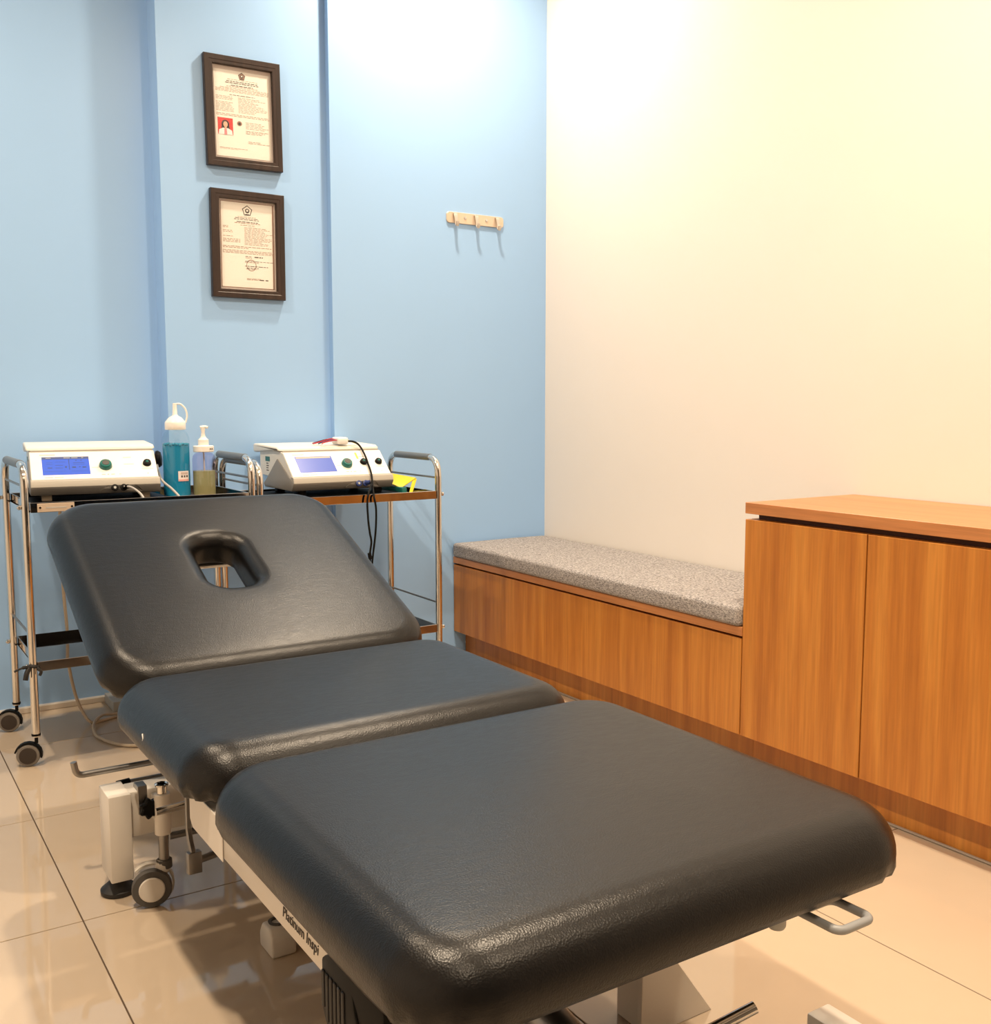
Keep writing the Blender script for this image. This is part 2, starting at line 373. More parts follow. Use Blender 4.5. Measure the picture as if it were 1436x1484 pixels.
# ------------------------------------------------------------------ treatment table
tb = thing('treatment_table', 'black padded three-section treatment table with white steel frame in the middle of the room', 'treatment table', (.82,1.6,0))
X1, X2 = .437, 1.200
def pad(name, x0, x1, l, th, rc, re, rv, y0, z0, ang, hole=None):
    c, s = math.cos(ang), math.sin(ang)
    def W_(x, y, z): return (x, y0+y*c-z*s, z0+y*s+z*c)
    def out(ins, z, ruff=0):
        pts = outline(x0+ins, x1-ins, 0+ins, l-ins, max(rc-ins,.01), 16, 14); r = []
        mx, my = (x0+x1)/2, l/2
        for i, (x, y, cn) in enumerate(pts):
            zz = z
            if ruff:
                # gathers pulled tight round the corners
                dx = min(abs(x-x0), abs(x1-x)); dy = min(y, l-y)
                w = max(0, 1-(dx+dy)/.13)
                k = ruff*w*(1 if i % 4 < 2 else -1)
                d = Vector((mx-x, my-y)).normalized(); x += d.x*k; y += d.y*k; zz += abs(k)*.4
            r.append(W_(x, y, zz))
        return r
    R = []
    R.append(out(.03, 0)); R.append(out(.014, 0, .004)); R.append(out(.005, .004, .0065)); R.append(out(.0005, .014, .003)); R.append(out(0, (th-rv)*.8+.004, .0008))
    for t in range(0, 91, 9):
        a = math.radians(t); R.append(out(re*(1-math.cos(a)), th-rv+rv*math.sin(a)))
    b = MB()
    crown = .003
    if hole:
        hx0, hx1, hy0, hy1, hr, fl = hole
        def inn(g, z): return [W_(x, y, z) for x, y, _ in outline(hx0-g, hx1+g, hy0-g, hy1+g, hr+g, 16, 14)]
        big = outline(x0+re, x1-re, re, l-re, max(rc-re,.01), 16, 14); sm = outline(hx0-fl, hx1+fl, hy0-fl, hy1+fl, hr+fl, 16, 14)
        for t in (.2,.4,.6,.8):
            R.append([W_(p[0]*(1-t)+q[0]*t, p[1]*(1-t)+q[1]*t, th) for p, q in zip(big, sm)])
        for t in range(0, 91, 10):
            a = math.radians(t); R.append(inn(fl*(1-math.sin(a)), th-.040*(1-math.cos(a))))
        R.append(inn(-.001, th*.25)); R.append(inn(0, .004)); R.append(inn(.004, 0))
        bot = outline(x0+.03, x1-.03, .03, l-.03, max(rc-.03,.01), 16, 14); hb = outline(hx0-.004, hx1+.004, hy0-.004, hy1+.004, hr, 16, 14)
        for t in (.3,.7): R.append([W_(q[0]*(1-t)+p[0]*t, q[1]*(1-t)+p[1]*t, 0) for p, q in zip(bot, hb)])
        b.rings(R, closed=True)
    else:
        big = outline(x0+re, x1-re, re, l-re, max(rc-re,.01), 16, 14); mx, my = (x0+x1)/2, l/2
        for t in (.15,.35,.6,.85,.98):
            R.append([W_(p[0]*(1-t)+mx*t, p[1]*(1-t)+my*t, th+crown*(t*t*(3-2*t))) for p in big])
        b.rings(R)
    return b.build(name, M['leather'], tb, ang=75)
HA = .41
pad('leg_pad', X1+.003, X2+.02, .715, .088, .10, .062, .060, .809, .403, 0)
pad('seat_pad', X1-.006, X2-.01, .568, .088, .09, .066, .066, 1.525, .409, 0)
pad('head_pad', X1, X2+.004, .79, .082, .122, .057, .062, 2.131, .405, HA, hole=(.750,.860,.322,.540,.045,.040))
# tiny white thread on the seat pad flank
MB().tube(spline([(.4335,1.83,.452),(.4330,1.824,.444),(.4330,1.829,.438),(.4335,1.822,.430)]), .0014, 6).build('loose_thread', M['cap_white'], tb)

wm = M['white_metal']
def tbox(name, a, b, m=wm, bev=.003, parent=None): return MB().box(a, b).build(name, m, parent or tb, bevel=bev, seg=2)
# top frame
tbox('side_rail', (.470,.92,.338),(.500,1.645,.398))
tbox('side_rail', (1.140,.92,.338),(1.170,1.645,.398))
tbox('cross_rail', (.4995,.93,.35),(1.1405,.97,.395)); tbox('cross_rail', (.4995,1.50,.35),(1.1405,1.54,.395)); tbox('cross_rail', (.53,2.02,.35),(1.11,2.06,.395))
tbox('seat_rail', (.540,1.60,.345),(.570,2.09,.395)); tbox('seat_rail', (1.07,1.60,.345),(1.10,2.09,.395))
# plate where the leg section hinges on the seat section
MB().prism([(1.50,.400),(1.665,.400),(1.670,.392),(1.670,.345),(1.655,.334),(1.50,.334)], 0, .4675, .4695).build('hinge_plate', wm, tb, bevel=.001, seg=1)
MB().prism([(1.50,.400),(1.665,.400),(1.670,.392),(1.670,.345),(1.655,.334),(1.50,.334)], 0, 1.1705, 1.1725).build('hinge_plate', wm, tb, bevel=.001, seg=1)
# backrest frame under the head pad
def hp(x, l, d): return (x, 2.131+l*math.cos(HA)-d*math.sin(HA), .405+l*math.sin(HA)+d*math.cos(HA))
for x in (.60, 1.02):
    MB().tube([hp(x,-.02,-.02), hp(x,.70,-.02)], .013, 10).build('backrest_tube', M['chrome'], tb)
MB().tube([hp(.60,.70,-.02), hp(1.02,.70,-.02)], .011, 10).build('backrest_tube', M['chrome'], tb)
MB().tube([hp(.61,.20,-.03), hp(1.01,.20,-.03)], .011, 10).build('backrest_tube', M['chrome'], tb)
MB().tube([hp(.613,.603,-.045), hp(.893,.603,-.045)], .0085, 12).build('face_rest_bar', M['chrome'], tb)
MB().tube([hp(.891,.603,-.045), hp(.904,.603,-.045)], .0105, 12).build('bar_cap', M['black'], tb)
MB().tube([(.82,2.20,.20), hp(.82,.195,-.045)], [.016,.010], 10).build('gas_strut', M['dull_steel'], tb)
# lettering on the rail
def lettering(text, size, m, parent, mtx, shear=.18, name='lettering', space=1.0):
    cu = bpy.data.curves.new(name, 'FONT'); cu.body = text; cu.size = size; cu.shear = shear; cu.extrude = .0003; cu.space_character = space; cu.resolution_u = 2
    to = bpy.data.objects.new(name, cu); COL.objects.link(to)
    bpy.context.view_layer.update()
    me = bpy.data.meshes.new_from_object(to.evaluated_get(bpy.context.evaluated_depsgraph_get()))
    bpy.data.objects.remove(to); bpy.data.curves.remove(cu)
    me.transform(mtx); me.materials.clear(); me.materials.append(m)
    o = bpy.data.objects.new(name, me); COL.objects.link(o)
    off = Vector(parent['_off']) if parent.get('_off') else (Vector(parent.location) if parent.get('_world') else Vector())
    me.transform(Matrix.Translation(-off)); o.parent = parent; return o
# text runs toward the camera (-Y) on the face that looks to -X
mt = Matrix(((0,0,-1,.4694),(-1,0,0,1.254),(0,1,0,.3560),(0,0,0,1)))
o = lettering('Platinum Inspi', .0215, M['ink'], tb, mt); o['label'] = 'black lettering on the white side rail'
# black control box hung at the rail's end
cb = MB().prism([(1.084,.322),(1.084,.384),(1.055,.402),(.92,.402),(.92,.22),(1.02,.22)], 0, .452, .520).build('control_box', M['black'], tb, bevel=.004, seg=2)
cb['label'] = 'black plastic control box with ribbed side'
for k in range(6):
    y = 1.076-.011*k; zl_ = .326-.0045*k*3
    MB().box((.4500,y-.0035,max(zl_,.262)),(.4525,y+.0035,.372)).build('rib', M['black_rubber'], cb, bevel=.001, seg=1)
MB().tube(spline([(.46,1.02,.395),(.455,1.0,.38),(.452,.98,.35),(.46,.96,.33)]), .003, 8).build('cord', M['black'], cb)

def leg_post(x0, x1, y0, y1, z0, z1):
    b = MB(); b.box((x0,y0,z0),(x1,y1,z1)); p = b.build('leg_post', wm, tb, bevel=.003)
    cx, cy = (x0+x1)/2, (y0+y1)/2
    MB().lathe([(.012,z0-.012),(.012,z0+.004)], (cx,cy,0), n=12).build('foot_stem', M['black'], p)
    MB().lathe([(.034,0),(.0365,.004),(.0365,.010),(.020,.024),(.013,.036)], (cx,cy,.0005), n=28).build('foot_pad', M['black_rubber'], p)
leg_post(.436,.482,2.150,2.240,.040,.226)
leg_post(1.150,1.196,2.150,2.240,.040,.226)
leg_post(.436,.482,.80,.925,.040,.150)
leg_post(1.150,1.197,.80,.945,.040,.150)
tbox('base_beam', (.4815,2.165,.125),(1.1505,2.225,.224))
tbox('base_beam', (.4815,.84,.055),(1.1505,.90,.118))
tbox('base_rail', (.780,.8995,.055),(.860,2.1655,.105))
# lift arms and actuator
for x in (.695, .925):
    MB().prism([(2.10,.128),(2.15,.128),(1.50,.345),(1.45,.345)], 0, x, x+.022).build('lift_arm', wm, tb, bevel=.002)
MB().tube([(.82,1.05,.138),(.82,1.38,.20)], .030, 14).build('actuator', M['dull_steel'], tb)
MB().tube([(.82,1.38,.20),(.82,1.60,.26)], .012, 10).build('actuator_rod', M['chrome'], tb)
MB().tube([(.70,1.60,.29),(.945,1.60,.29)], .014, 10).build('lift_axle', M['dull_steel'], tb)
# white tapered upright at the foot end
g = MB().prism([(1.055,.0),(1.165,.0),(1.128,.118),(1.115,.345),(1.062,.345)], 1, 1.205, 1.213)
MB().prism([(.0,1.055),(.345,1.062),(.345,1.115),(.118,1.128),(.0,1.215)], 1, 1.20, 1.21).build('gusset', wm, tb, bevel=.001, seg=1)
tbox('upright', (1.070,1.2105,.0),(1.110,1.28,.345))
# white plastic cover on the floor bar
wc = MB().prism([(1.757,.0),(1.825,.0),(1.827,.028),(1.812,.052),(1.775,.054),(1.759,.036)], 0, .636, .686).build('bar_cover', M['caster_face'], tb, bevel=.006, seg=3)
wc['label'] = 'white rounded plastic cover at floor level'
MB().lathe([(.016,0),(.018,.004),(.012,.005),(.012,.0)], (.661,1.793,.052), n=18).build('cover_socket', M['grey_rubber'], wc)
tbox('floor_bar', (.6855,1.776,.012),(.7805,1.808,.040)); tbox('floor_bar', (.785,1.776,.0395),(.855,1.808,.0555))
# casters
def table_caster(px, py, ox):
    fx, fy = -.23, -.97
    wx, wy = px-ox, py
    st = MB().lathe([(.0105,.086),(.0105,.150)], (px,py,0), n=16).build('caster_stem', M['dull_steel'], tb)
    MB().lathe([(.013,.0),(.016,.002),(.016,.018),(.013,.020)], (px,py,.073), n=18).build('stem_collar', M['grey_rubber'], st)
    t = MB().lathe([(.030,-.010),(.038,-.009),(.040,-.005),(.040,.005),(.038,.009),(.030,.010)], (wx+fx*.010,wy+fy*.010,.0405), axis=(fx,fy,0), n=36).build('caster_wheel', M['grey_rubber'], tb)
    MB().lathe([(.026,.0),(.026,.0025),(.024,.004),(.0,.0055)], (wx+fx*.0195,wy+fy*.0195,.0405), axis=(fx,fy,0), n=32).build('wheel_disc', M['caster_face'], t)
    # hood wrapping the back of the wheel
    R = []
    for k in range(11):
        a = math.radians(-35+k*17); ux, uz = math.cos(a), math.sin(a)
        hx, hy = fy*-1, fx     # in-plane horizontal, pointing to +X
        c = Vector((wx,wy,.0405))
        P = lambda r, d: c + Vector((hx*ux*r, hy*ux*r, uz*r)) + Vector((fx,fy,0))*d
        R.append([P(.0415,-.004), P(.046,-.004), P(.046,-.022), P(.0415,-.022)])
    MB().rings(R).build('caster_hood', M['caster_face'], t)
    b = MB(); b.tube([(px,py,.088),(px-.004,py-.002,.076),(px-.006,py+.01,.058)], [.015,.016,.012], 12).build('caster_fork', M['caster_face'], t)
def sleeve(px, py):
    s = MB().lathe([(.0165,.148),(.0165,.233),(.0145,.2335)], (px,py,0), n=24).build('caster_sleeve', wm, tb)
    MB().lathe([(.0105,.233),(.0105,.249),(.0135,.250),(.0145,.254),(.0110,.2555),(.0085,.254),(.0085,.235)], (px,py,0), n=24).build('chrome_cap', M['chrome'], s)
for (px, py) in ((.532,2.10),(1.10,2.10)):
    table_caster(px, py, .027); sleeve(px, py)
    tbox('caster_bracket', (px-.008,2.112,.16),(px+.008,2.166,.215))
# knob, bracket and levers
br = MB().prism([(2.118,.250),(2.150,.250),(2.156,.244),(2.156,.238),(2.122,.238),(2.122,.190),(2.116,.190)], 0, .488, .507).build('clamp_bracket', M['dull_steel'], tb, bevel=.001, seg=1)
prof = []
R = []
for d, sc in ((0,.8),(.003,1),(.013,1),(.016,.8)):
    ring = []
    for k in range(42):
        a = 2*PI*k/42; r = (.0195+.0028*math.cos(a*7))*sc
        ring.append((.508+r*math.cos(a), 2.113-d, .205+r*math.sin(a)))
    R.append(ring)
MB().rings(R).build('star_knob', M['black'], tb)
lv = MB().tube([(.494,2.0,.236),(.580,2.0,.240)], .0075, 14).build('release_lever', M['chrome'], tb)
MB().lathe([(.0,-.010),(.008,-.007),(.0105,0),(.008,.007),(.0,.010)], (.583,2.0,.241), n=16).build('lever_joint', M['chrome'], lv)
MB().tube([(.572,2.003,.24),(.578,2.006,.345)], .006, 10).build('lever_post', wm, lv)
tbox('lever_mount', (.560,1.99,.345),(.596,2.02,.36))
MB().tube(fillet([(.388,2.24,.285),(.393,2.24,.2545),(.99,2.24,.2545)], .02, 8), .0068, 12).build('roll_holder_bar', M['dull_steel'], tb)
MB().tube([(.98,2.24,.2545),(.98,2.20,.36)], .007, 10).build('bar_mount', M['dull_steel'], tb)
cb2 = MB().tube([(.500,2.30,.196),(.90,2.30,.196)], .0075, 12).build('cross_bar', M['dull_steel'], tb)
MB().tube([(.486,2.30,.1945),(.514,2.30,.1965)], .0105, 12).build('end_cap', M['black'], cb2)
MB().tube([(.90,2.30,.196),(.90,2.25,.196),(.90,2.215,.18)], .0075, 10).build('bar_mount', M['dull_steel'], tb)
pd = MB().prism([(1.905,.300),(1.895,.300),(1.895,.232),(1.885,.212),(1.870,.195),(1.880,.186),(1.897,.205),(1.905,.228)], 0, .524, .533).build('pedal_arm', M['dull_steel'], tb, bevel=.001, seg=1)
MB().prism([(1.872,.192),(1.892,.190),(1.892,.146),(1.872,.150)], 0, .519, .545).build('pedal_plate', M['dull_steel'], pd, bevel=.002)
MB().tube([(.5455,1.882,.172),(.80,1.885,.205)], .007, 10).build('pedal_rod', M['dull_steel'], pd)
MB().tube([(.545,2.10,.138),(.72,2.10,.138)], .0075, 10).build('lock_bar', M['dull_steel'], tb)
MB().tube([(.528,1.90,.298),(.56,1.90,.345)], .005, 8).build('pedal_link', M['dull_steel'], pd)
lb = MB().box((.60,2.1600,.135),(.665,2.1655,.215)).build('vent_cover', M['pale_grey'], tb, bevel=.001, seg=1)
for k in range(6): MB().box((.606+.009*k,2.1585,.143),(.6095+.009*k,2.1602,.207)).build('vent_slot', M['grey_rubber'], lb, smooth=False)
# height lever loop at the foot end
hl = MB().tube(fillet([(1.018,.91,.381),(1.020,.792,.381),(1.084,.792,.381),(1.082,.855,.381),(1.025,.855,.381)], .014, 6), .0058, 12).build('lever_loop', M['grey_tube'], tb)
hl['label'] = 'grey loop handle at the foot end'
MB().lathe([(.010,-.012),(.012,-.008),(.012,.012),(.010,.014)], (.985,.862,.378), n=16).build('loop_boss', M['pale_grey'], tb)
tbox('loop_mount', (.975,.86,.386),(1.045,.93,.402), wm, .002)
# chrome rod at the base
MB().tube([(.92,.985,.150),(1.049,.953,.188)], .009, 14).build('base_rod', M['chrome'], tb)
MB().tube([(.923,.984,.151),(.90,.985,.10),(.858,.985,.09)], .008, 10).build('rod_mount', M['dull_steel'], tb)

# ------------------------------------------------------------------ steel trolleys
def trolley(x0, x1, y0, y1, zt, zl, zh, label, plate):
    t = thing('trolley', label, 'trolley', ((x0+x1)/2,(y0+y1)/2,0), group='steel instrument trolleys')
    r = .0115
    for x in (x0, x1):
        h = MB().tube(fillet([(x,y0,.085),(x,y0,zh),(x,y1,zh),(x,y1,.085)], .065, 10), r, 14).build('handle_frame', M['chrome'], t)
        MB().tube([(x,y0+.055,zh),(x,y1-.055,zh)], r+.0007, 14).build('grip_sleeve', M['grip'], h)
        MB().tube([(x,y0,zt+.045),(x,y1,zt+.045)], .0035, 8).build('guard_rod', M['dull_steel'], t)
        MB().tube([(x,y0,zl+.075),(x,y1,zl+.075)], .0035, 8).build('guard_rod', M['dull_steel'], t)
        for y in (y0, y1):
            sgn = -1 if x == x0 else 1
            cs = 1 if (x == x0 and not plate) else -1
            if (plate and x == x1) or (not plate and x == x0): zs = ()
            else: zs = (zt-.012, zl-.012)
            for z in zs:
                MB().lathe([(.0045,0),(.0075,.003),(.0075,.007),(.003,.011)], (x+sgn*.011,y,z), axis=(sgn,0,0), n=12).build('cap_nut', M['chrome'], t)
            # caster
            c = MB().lathe([(.005,.066),(.005,.088),(.0125,.088),(.0125,.094)], (x,y,0), n=14).build('caster_stem', M['black'], t)
            ax = Vector((-.30,-.95,0)); w = Vector((x+cs*.022,y-cs*.006,.0325))
            MB().lathe([(.022,-.010),(.030,-.009),(.032,-.005),(.032,.005),(.030,.009),(.022,.010)], w, axis=ax, n=28).build('caster_wheel', M['caster_grey'], c)
            MB().lathe([(.0235,.0),(.0235,.002),(.0,.003)], w+ax*.0102, axis=ax, n=24).build('wheel_disc', M['brown_face'], c)
            R = []
            hx = Vector((.95,-.30,0))*(-cs)
            for k in range(10):
                a = math.radians(-15+k*20); d = hx*math.cos(a)+Vector((0,0,math.sin(a)))
                R.append([w+d*.0335+ax*.008, w+d*.038+ax*.007, w+d*.038-ax*.011, w+d*.0335-ax*.012])
            MB().rings(R).build('caster_hood', M['black'], c)
    for z in (zt, zl):
        a0, a1, b0, b1 = x0+r+.0005, x1-r-.0005, y0-.006, y1+.006
        MB().box((a0,b0,z-.026),(a1,b1,z-.022)).build('shelf', M['steel'], t, smooth=False)
        s = bpy.data.objects[t.children[-1].name] if False else None
        MB().box((a0,b0-.003,z-.028),(a1,b0+.001,z)).build('shelf_rim', M['steel'], t, bevel=.001, seg=1)
        MB().box((a0,b1-.001,z-.028),(a1,b1+.003,z)).build('shelf_rim', M['steel'], t, bevel=.001, seg=1)
        MB().box((a0,b0+.001,z-.028),(a0+.004,b1-.001,z)).build('shelf_rim', M['steel'], t, bevel=.001, seg=1)
        MB().box((a1-.004,b0+.001,z-.028),(a1,b1-.001,z)).build('shelf_rim', M['steel'], t, bevel=.001, seg=1)
    if plate:
        p = MB().box((x0+.030,y0-.0115,zt-.027),(x0+.128,y0-.0092,zt-.003)).build('maker_plate', M['hook_plate'], t, bevel=.0005, seg=1)
        p['label'] = 'small metal plate with two screws'
        for x in (x0+.037, x0+.121): MB().lathe([(.004,0),(.003,.002)], (x,y0-.0115,zt-.014), axis=(0,-1,0), n=10).build('screw', M['chrome'], p)
        MB().box((x0+.052,y0-.0122,zt-.017),(x0+.108,y0-.0114,zt-.013)).build('plate_print', M['ink_grey'], p, smooth=False)
    return t
trolley(.444, 1.100, 3.12, 3.49, .757, .303, .863, 'left steel trolley, its shelf holding the two bottles', True)
trolley(1.126, 1.772, 3.12, 3.49, .731, .258, .845, 'right steel trolley, standing nearer the white wall and the coat hooks', False)
SH1, SH2 = .737, .709     # tray floors
# black tie on the left trolley's leg
tie = MB()
tie.tube([(.444+.0155*math.cos(a*PI/6),3.12+.0155*math.sin(a*PI/6),.292+.002*math.sin(a)) for a in range(13)], .0045, 8)
tie.tube(spline([(.432,3.108,.292),(.415,3.10,.294),(.392,3.10,.286)]), [.006]+[.005]*8+[.003]*8, 8)
tie.tube(spline([(.432,3.106,.290),(.424,3.10,.275),(.420,3.098,.258)]), [.006]+[.007]*8+[.007]*8, 8)
tie.tube(spline([(.452,3.104,.288),(.462,3.10,.278),(.458,3.10,.266)]), .0045, 8)
tag(setorigin(tie.build('cable_tie', M['black_rubber']), (.444,3.12,.29)), 'black strip knotted round the left trolley leg near its lower shelf', 'tie')

# ------------------------------------------------------------------ therapy devices
W_D = .366
def device(label, loc, rz, second, pale, feet):
    d = thing('therapy_device', label, 'medical device', loc, rz, 'electrotherapy devices', world=False)
    zb = .018
    # lower grey shell
    low = MB().prism([(.0,zb),(-.018,.042),(-.016,.047),(.02,.062),(.13,.120),(.235,.046),(.262,.030),(.25,zb)], 0, -.001, W_D+.001).build('lower_shell', M['device_grey'], d, bevel=.003, seg=2)
    up = MB().prism([(-.0165,.044),(-.0035,.064),(.0840,.1420),(.13,.1465),(.30,.1465),(.30,.060),(.22,.056),(.10,.052)], 0, .003, W_D-.003).build('housing', M['device_white'], d, bevel=.002, seg=1)
    lid = MB()
    lid.prism([(.102,.1478),(.104,.1535),(.118,.1610),(.30,.1665),(.345,.165),(.345,.137),(.33,.135),(.15,.1472)], 0, -.006, W_D+.002)
    lid.build('lid', M['device_white'], d, bevel=.006, seg=3)
    lip = MB().prism([(-.0190,.0435),(-.0150,.0615),(-.0045,.0650),(.01,.0650),(.0,.0435)], 0, .0005, W_D-.0005).build('lip', M['device_lip'], d, bevel=.0008, seg=1)
    # front panel, its own axes: u along x, s up the slope, n out of it
    O = Vector((.004,-.0035,.0645)); U = Vector((1,0,0)); Sv = Vector((0,.0870,.0775)); L = Sv.length; Sv = Sv.normalized(); N = U.cross(Sv).normalized()
    if N.y > 0: N = -N
    PW, PH = W_D-.008, L*.985
    def P(u, s, n): return O+U*(u*PW)+Sv*(s*PH)+N*n
    def slab(u0, u1, s0, s1, n0, n1, name, m, par, bev=0):
        b = MB(); b.add([P(u0,s0,n0),P(u1,s0,n0),P(u1,s1,n0),P(u0,s1,n0),P(u0,s0,n1),P(u1,s0,n1),P(u1,s1,n1),P(u0,s1,n1)],
              [(0,3,2,1),(4,5,6,7),(0,1,5,4),(1,2,6,5),(2,3,7,6),(3,0,4,7)]); return b.build(name, m, par, bevel=bev, seg=1, smooth=False)
    MB().box((.006,.090,.138),(W_D-.006,.125,.1472)).build('lid_seam', M['device_lip'], d, smooth=False)  # beige-grey strip added in place of the gap shadow below the lid
    pn = slab(0, 1, 0, 1, -.001, .0015, 'front_panel', M['device_panel'], d, .0005)
    sc = slab(.088, .458, .16, .82, .0010, .0022, 'screen', M['screen_pale'] if pale else M['screen'], d)
    if not pale:
        slab(.088,.458,.73,.82,.0022,.0025,'header_bar',M['screen_bar'],sc)
        slab(.295,.300,.34,.72,.0022,.0025,'divider',M['screen_dark'],sc)
        b = MB()
        for (a,c,e,f) in ((.13,.165,.40,.43),(.19,.25,.50,.515),(.19,.25,.40,.415),(.265,.278,.41,.47),(.32,.35,.40,.45),(.375,.385,.42,.45),(.40,.43,.40,.44),(.33,.42,.58,.595),(.33,.42,.52,.53),(.12,.17,.60,.61),(.12,.17,.54,.55),(.19,.27,.62,.63),(.10,.28,.28,.287),(.31,.44,.28,.287),(.35,.36,.66,.69),(.39,.40,.66,.69)):
            b.add([P(a,e,.0024),P(c,e,.0024),P(c,f,.0024),P(a,f,.0024)],[(0,1,2,3)])
        b.build('screen_print', M['screen_dark'], sc, smooth=False)
        b = MB()
        for (a,c) in ((.12,.16),(.26,.31),(.32,.37),(.40,.415)): b.add([P(a,.765,.0027),P(c,.765,.0027),P(c,.785,.0027),P(a,.785,.0027)],[(0,1,2,3)])
        b.build('header_print', M['pale_grey'], sc, smooth=False)
    else:
        slab(.10,.446,.73,.80,.0022,.0025,'header_bar',M['ink_grey'],sc)
    kb = MB().lathe([(.019,0),(.0185,.006),(.0165,.013),(.0150,.0145)], P(.585,.45,.0015), axis=N, n=32).build('main_knob', M['teal'], d)
    MB().lathe([(.0105,0),(.0105,.001),(.0,.0012)], P(.585,.45,.0160), axis=N, n=24).build('knob_cap', M['grey_rubber'], kb)
    def dial(u, s, nm='dial'):
        k = MB().lathe([(.0125,0),(.0125,.004),(.0105,.010),(.006,.0105)], P(u,s,.0015), axis=N, n=24).build(nm, M['black'], d)
        MB().lathe([(.0045,0),(.003,.0015)], P(u,s,.0121), axis=N, n=12).build('dial_mark', M['teal'], k)
    dial(.925, .50)
    if second: dial(.765, .50, 'output_socket'); slab(.715,.735,.66,.92,.0015,.0019,'status_sticker',M['yellow_label'],d)
    b = MB()
    for (a,c,s0,s1) in ((.075,.195,.885,.915),): b.add([P(a,s0,.0019),P(c,s0,.0019),P(c,s1,.0019),P(a,s1,.0019)],[(0,1,2,3)])
    b.build('panel_print', M['ink_grey'], d, smooth=False)
    b = MB()
    for (a,c,s0,s1) in ((.10,.165,.055,.075),(.175,.245,.055,.075),(.475,.53,.40,.412),(.545,.575,.12,.145),(.59,.603,.115,.15),(.62,.65,.12,.145),(.685,.70,.12,.14),(.735,.815,.49,.505),(.735,.80,.74,.76),(.875,.97,.30,.315),(.915,.925,.12,.15)):
        b.add([P(a,s0,.0019),P(c,s0,.0019),P(c,s1,.0019),P(a,s1,.0019)],[(0,1,2,3)])
    b.build('panel_marks', M['ink_grey'], d, smooth=False)
    # arch with the lower sockets
    arch = [(.52*W_D,.0215)]
    for k in range(13):
        t = k/12; u = .52+.34*t; arch.append((u*W_D, .026+.026*min(1, math.sin(t*PI)*1.35)))
    arch.append((.86*W_D,.0215))
    # tilted face between (0,zb) and (-.018,.042)
    b = MB(); n = len(arch); f = lambda z, o_: (-(z-zb)/.024*.018 if z <= .042 else -.018+(z-.042)/.0215*.014)-o_
    b.add([(x,f(z,.0035),z) for x,z in arch]+[(x,f(z,-.004),z) for x,z in arch], [tuple(range(n)),tuple(range(n,2*n))[::-1]]+[(i,(i+1)%n,n+(i+1)%n,n+i) for i in range(n)])
    b.build('socket_arch', M['device_grey'], d, smooth=False)
    for u in (.635, .705):
        s_ = MB().lathe([(.0105,0),(.0105,.004),(.0085,.005)], (u*W_D,-.0185,.036), axis=(0,-1,.3), n=20).build('socket', M['blue_plug'] if second else M['black'], d)
        MB().lathe([(.004,0),(.004,.0008)], (u*W_D,-.0235,.0376), axis=(0,-1,.3), n=12).build('socket_pin', M['pale_grey'], s_)
    # side label and feet
    sl = MB().box((-.0012+.003,.205,.108),(.0032,.245,.124)).build('side_label', M['teal'], d, smooth=False); sl['label'] = 'small dark green label'
    b = MB()
    for k in range(4): b.box((.0024,.220-.004*(k%2),.099-.008*k),(.0032,.238,.102-.008*k))
    b.build('side_print', M['ink'], d, smooth=False)
    for fx in (.03, W_D-.055):
        for fy in (.02, .21):
            MB().box((fx,fy,0),(fx+.028,fy+.025,zb+.001)).build('foot', M['black'] if not feet else M['beige_cable'], d, bevel=.001, seg=1)
    return d, P
d1, P1 = device('left white therapy device with a bright blue menu screen, beside the bottles', (.484,3.280,SH1+.0), math.radians(-6.5), False, False, True)
d2, P2 = device('right white therapy device with a plain pale blue screen and wires on its lid', (1.264,3.20,SH2+.0), 0, True, True, False)
for o in (d1,): o.location.z = SH1+.007
# flat black slab under the left device, added for its dark gap
# black slabs stand in for the shaded gaps under the devices
o = MB().box((.462,3.135,SH1),(.88,3.47,SH1+.0065)).build('device_mat', M['black'], bevel=.002, seg=1)
tag(setorigin(o, (.67,3.3,SH1)), 'black slab under the left therapy device on its trolley shelf', 'mat')
d2.location.z = SH2+.018
o = MB().box((1.20,3.155,SH2),(1.655,3.47,SH2+.0175)).build('device_mat', M['black'], bevel=.002, seg=1)
tag(setorigin(o, (1.42,3.3,SH2)), 'black slab under the right therapy device on its trolley shelf', 'mat')
# probe holder on the right flank of the left device
def at1(x, y, z): return d1.location + Matrix.Rotation(d1.rotation_euler.z, 3, 'Z') @ Vector((x,y,z))
pr = MB().lathe([(.014,-.004),(.026,0),(.028,.008),(.022,.016),(.010,.018)], (W_D+.020,.20,.108), axis=(1,-.25,.1), n=24).build('probe_head', M['black'], d1)
MB().tube([(W_D+.0,.20,.108),(W_D+.022,.20,.108)], .008, 10).build('probe_clip', M['black'], pr)
c = [at1(W_D+.018,.17,.090), at1(W_D+.014,.12,.075), at1(W_D+.012,.03,.050), at1(W_D+.030,-.035,.028), at1(W_D+.046,-.07,.006), at1(W_D+.050,-.10,-.006)]
o = MB().tube(spline(c), .0038, 8).build('probe_cable', M['grey_cable']); tag(setorigin(o, c[0]), 'grey cable curling down beside the blue gel bottle', 'cable')
c = [at1(.705*W_D,-.030,.040), at1(.705*W_D+.02,-.045,.037), at1(.705*W_D+.042,-.07,.018), at1(.705*W_D+.05,-.10,-.004), at1(.705*W_D+.053,-.135,-.02), at1(.705*W_D+.053,-.150,-.06), at1(.705*W_D+.05,-.150,-.14)]
o = MB().tube(spline(c), .0036, 8).build('output_cable', M['grey_cable']); 
tag(setorigin(o, c[0]), 'grey cable plugged into the front of the left therapy device', 'cable')
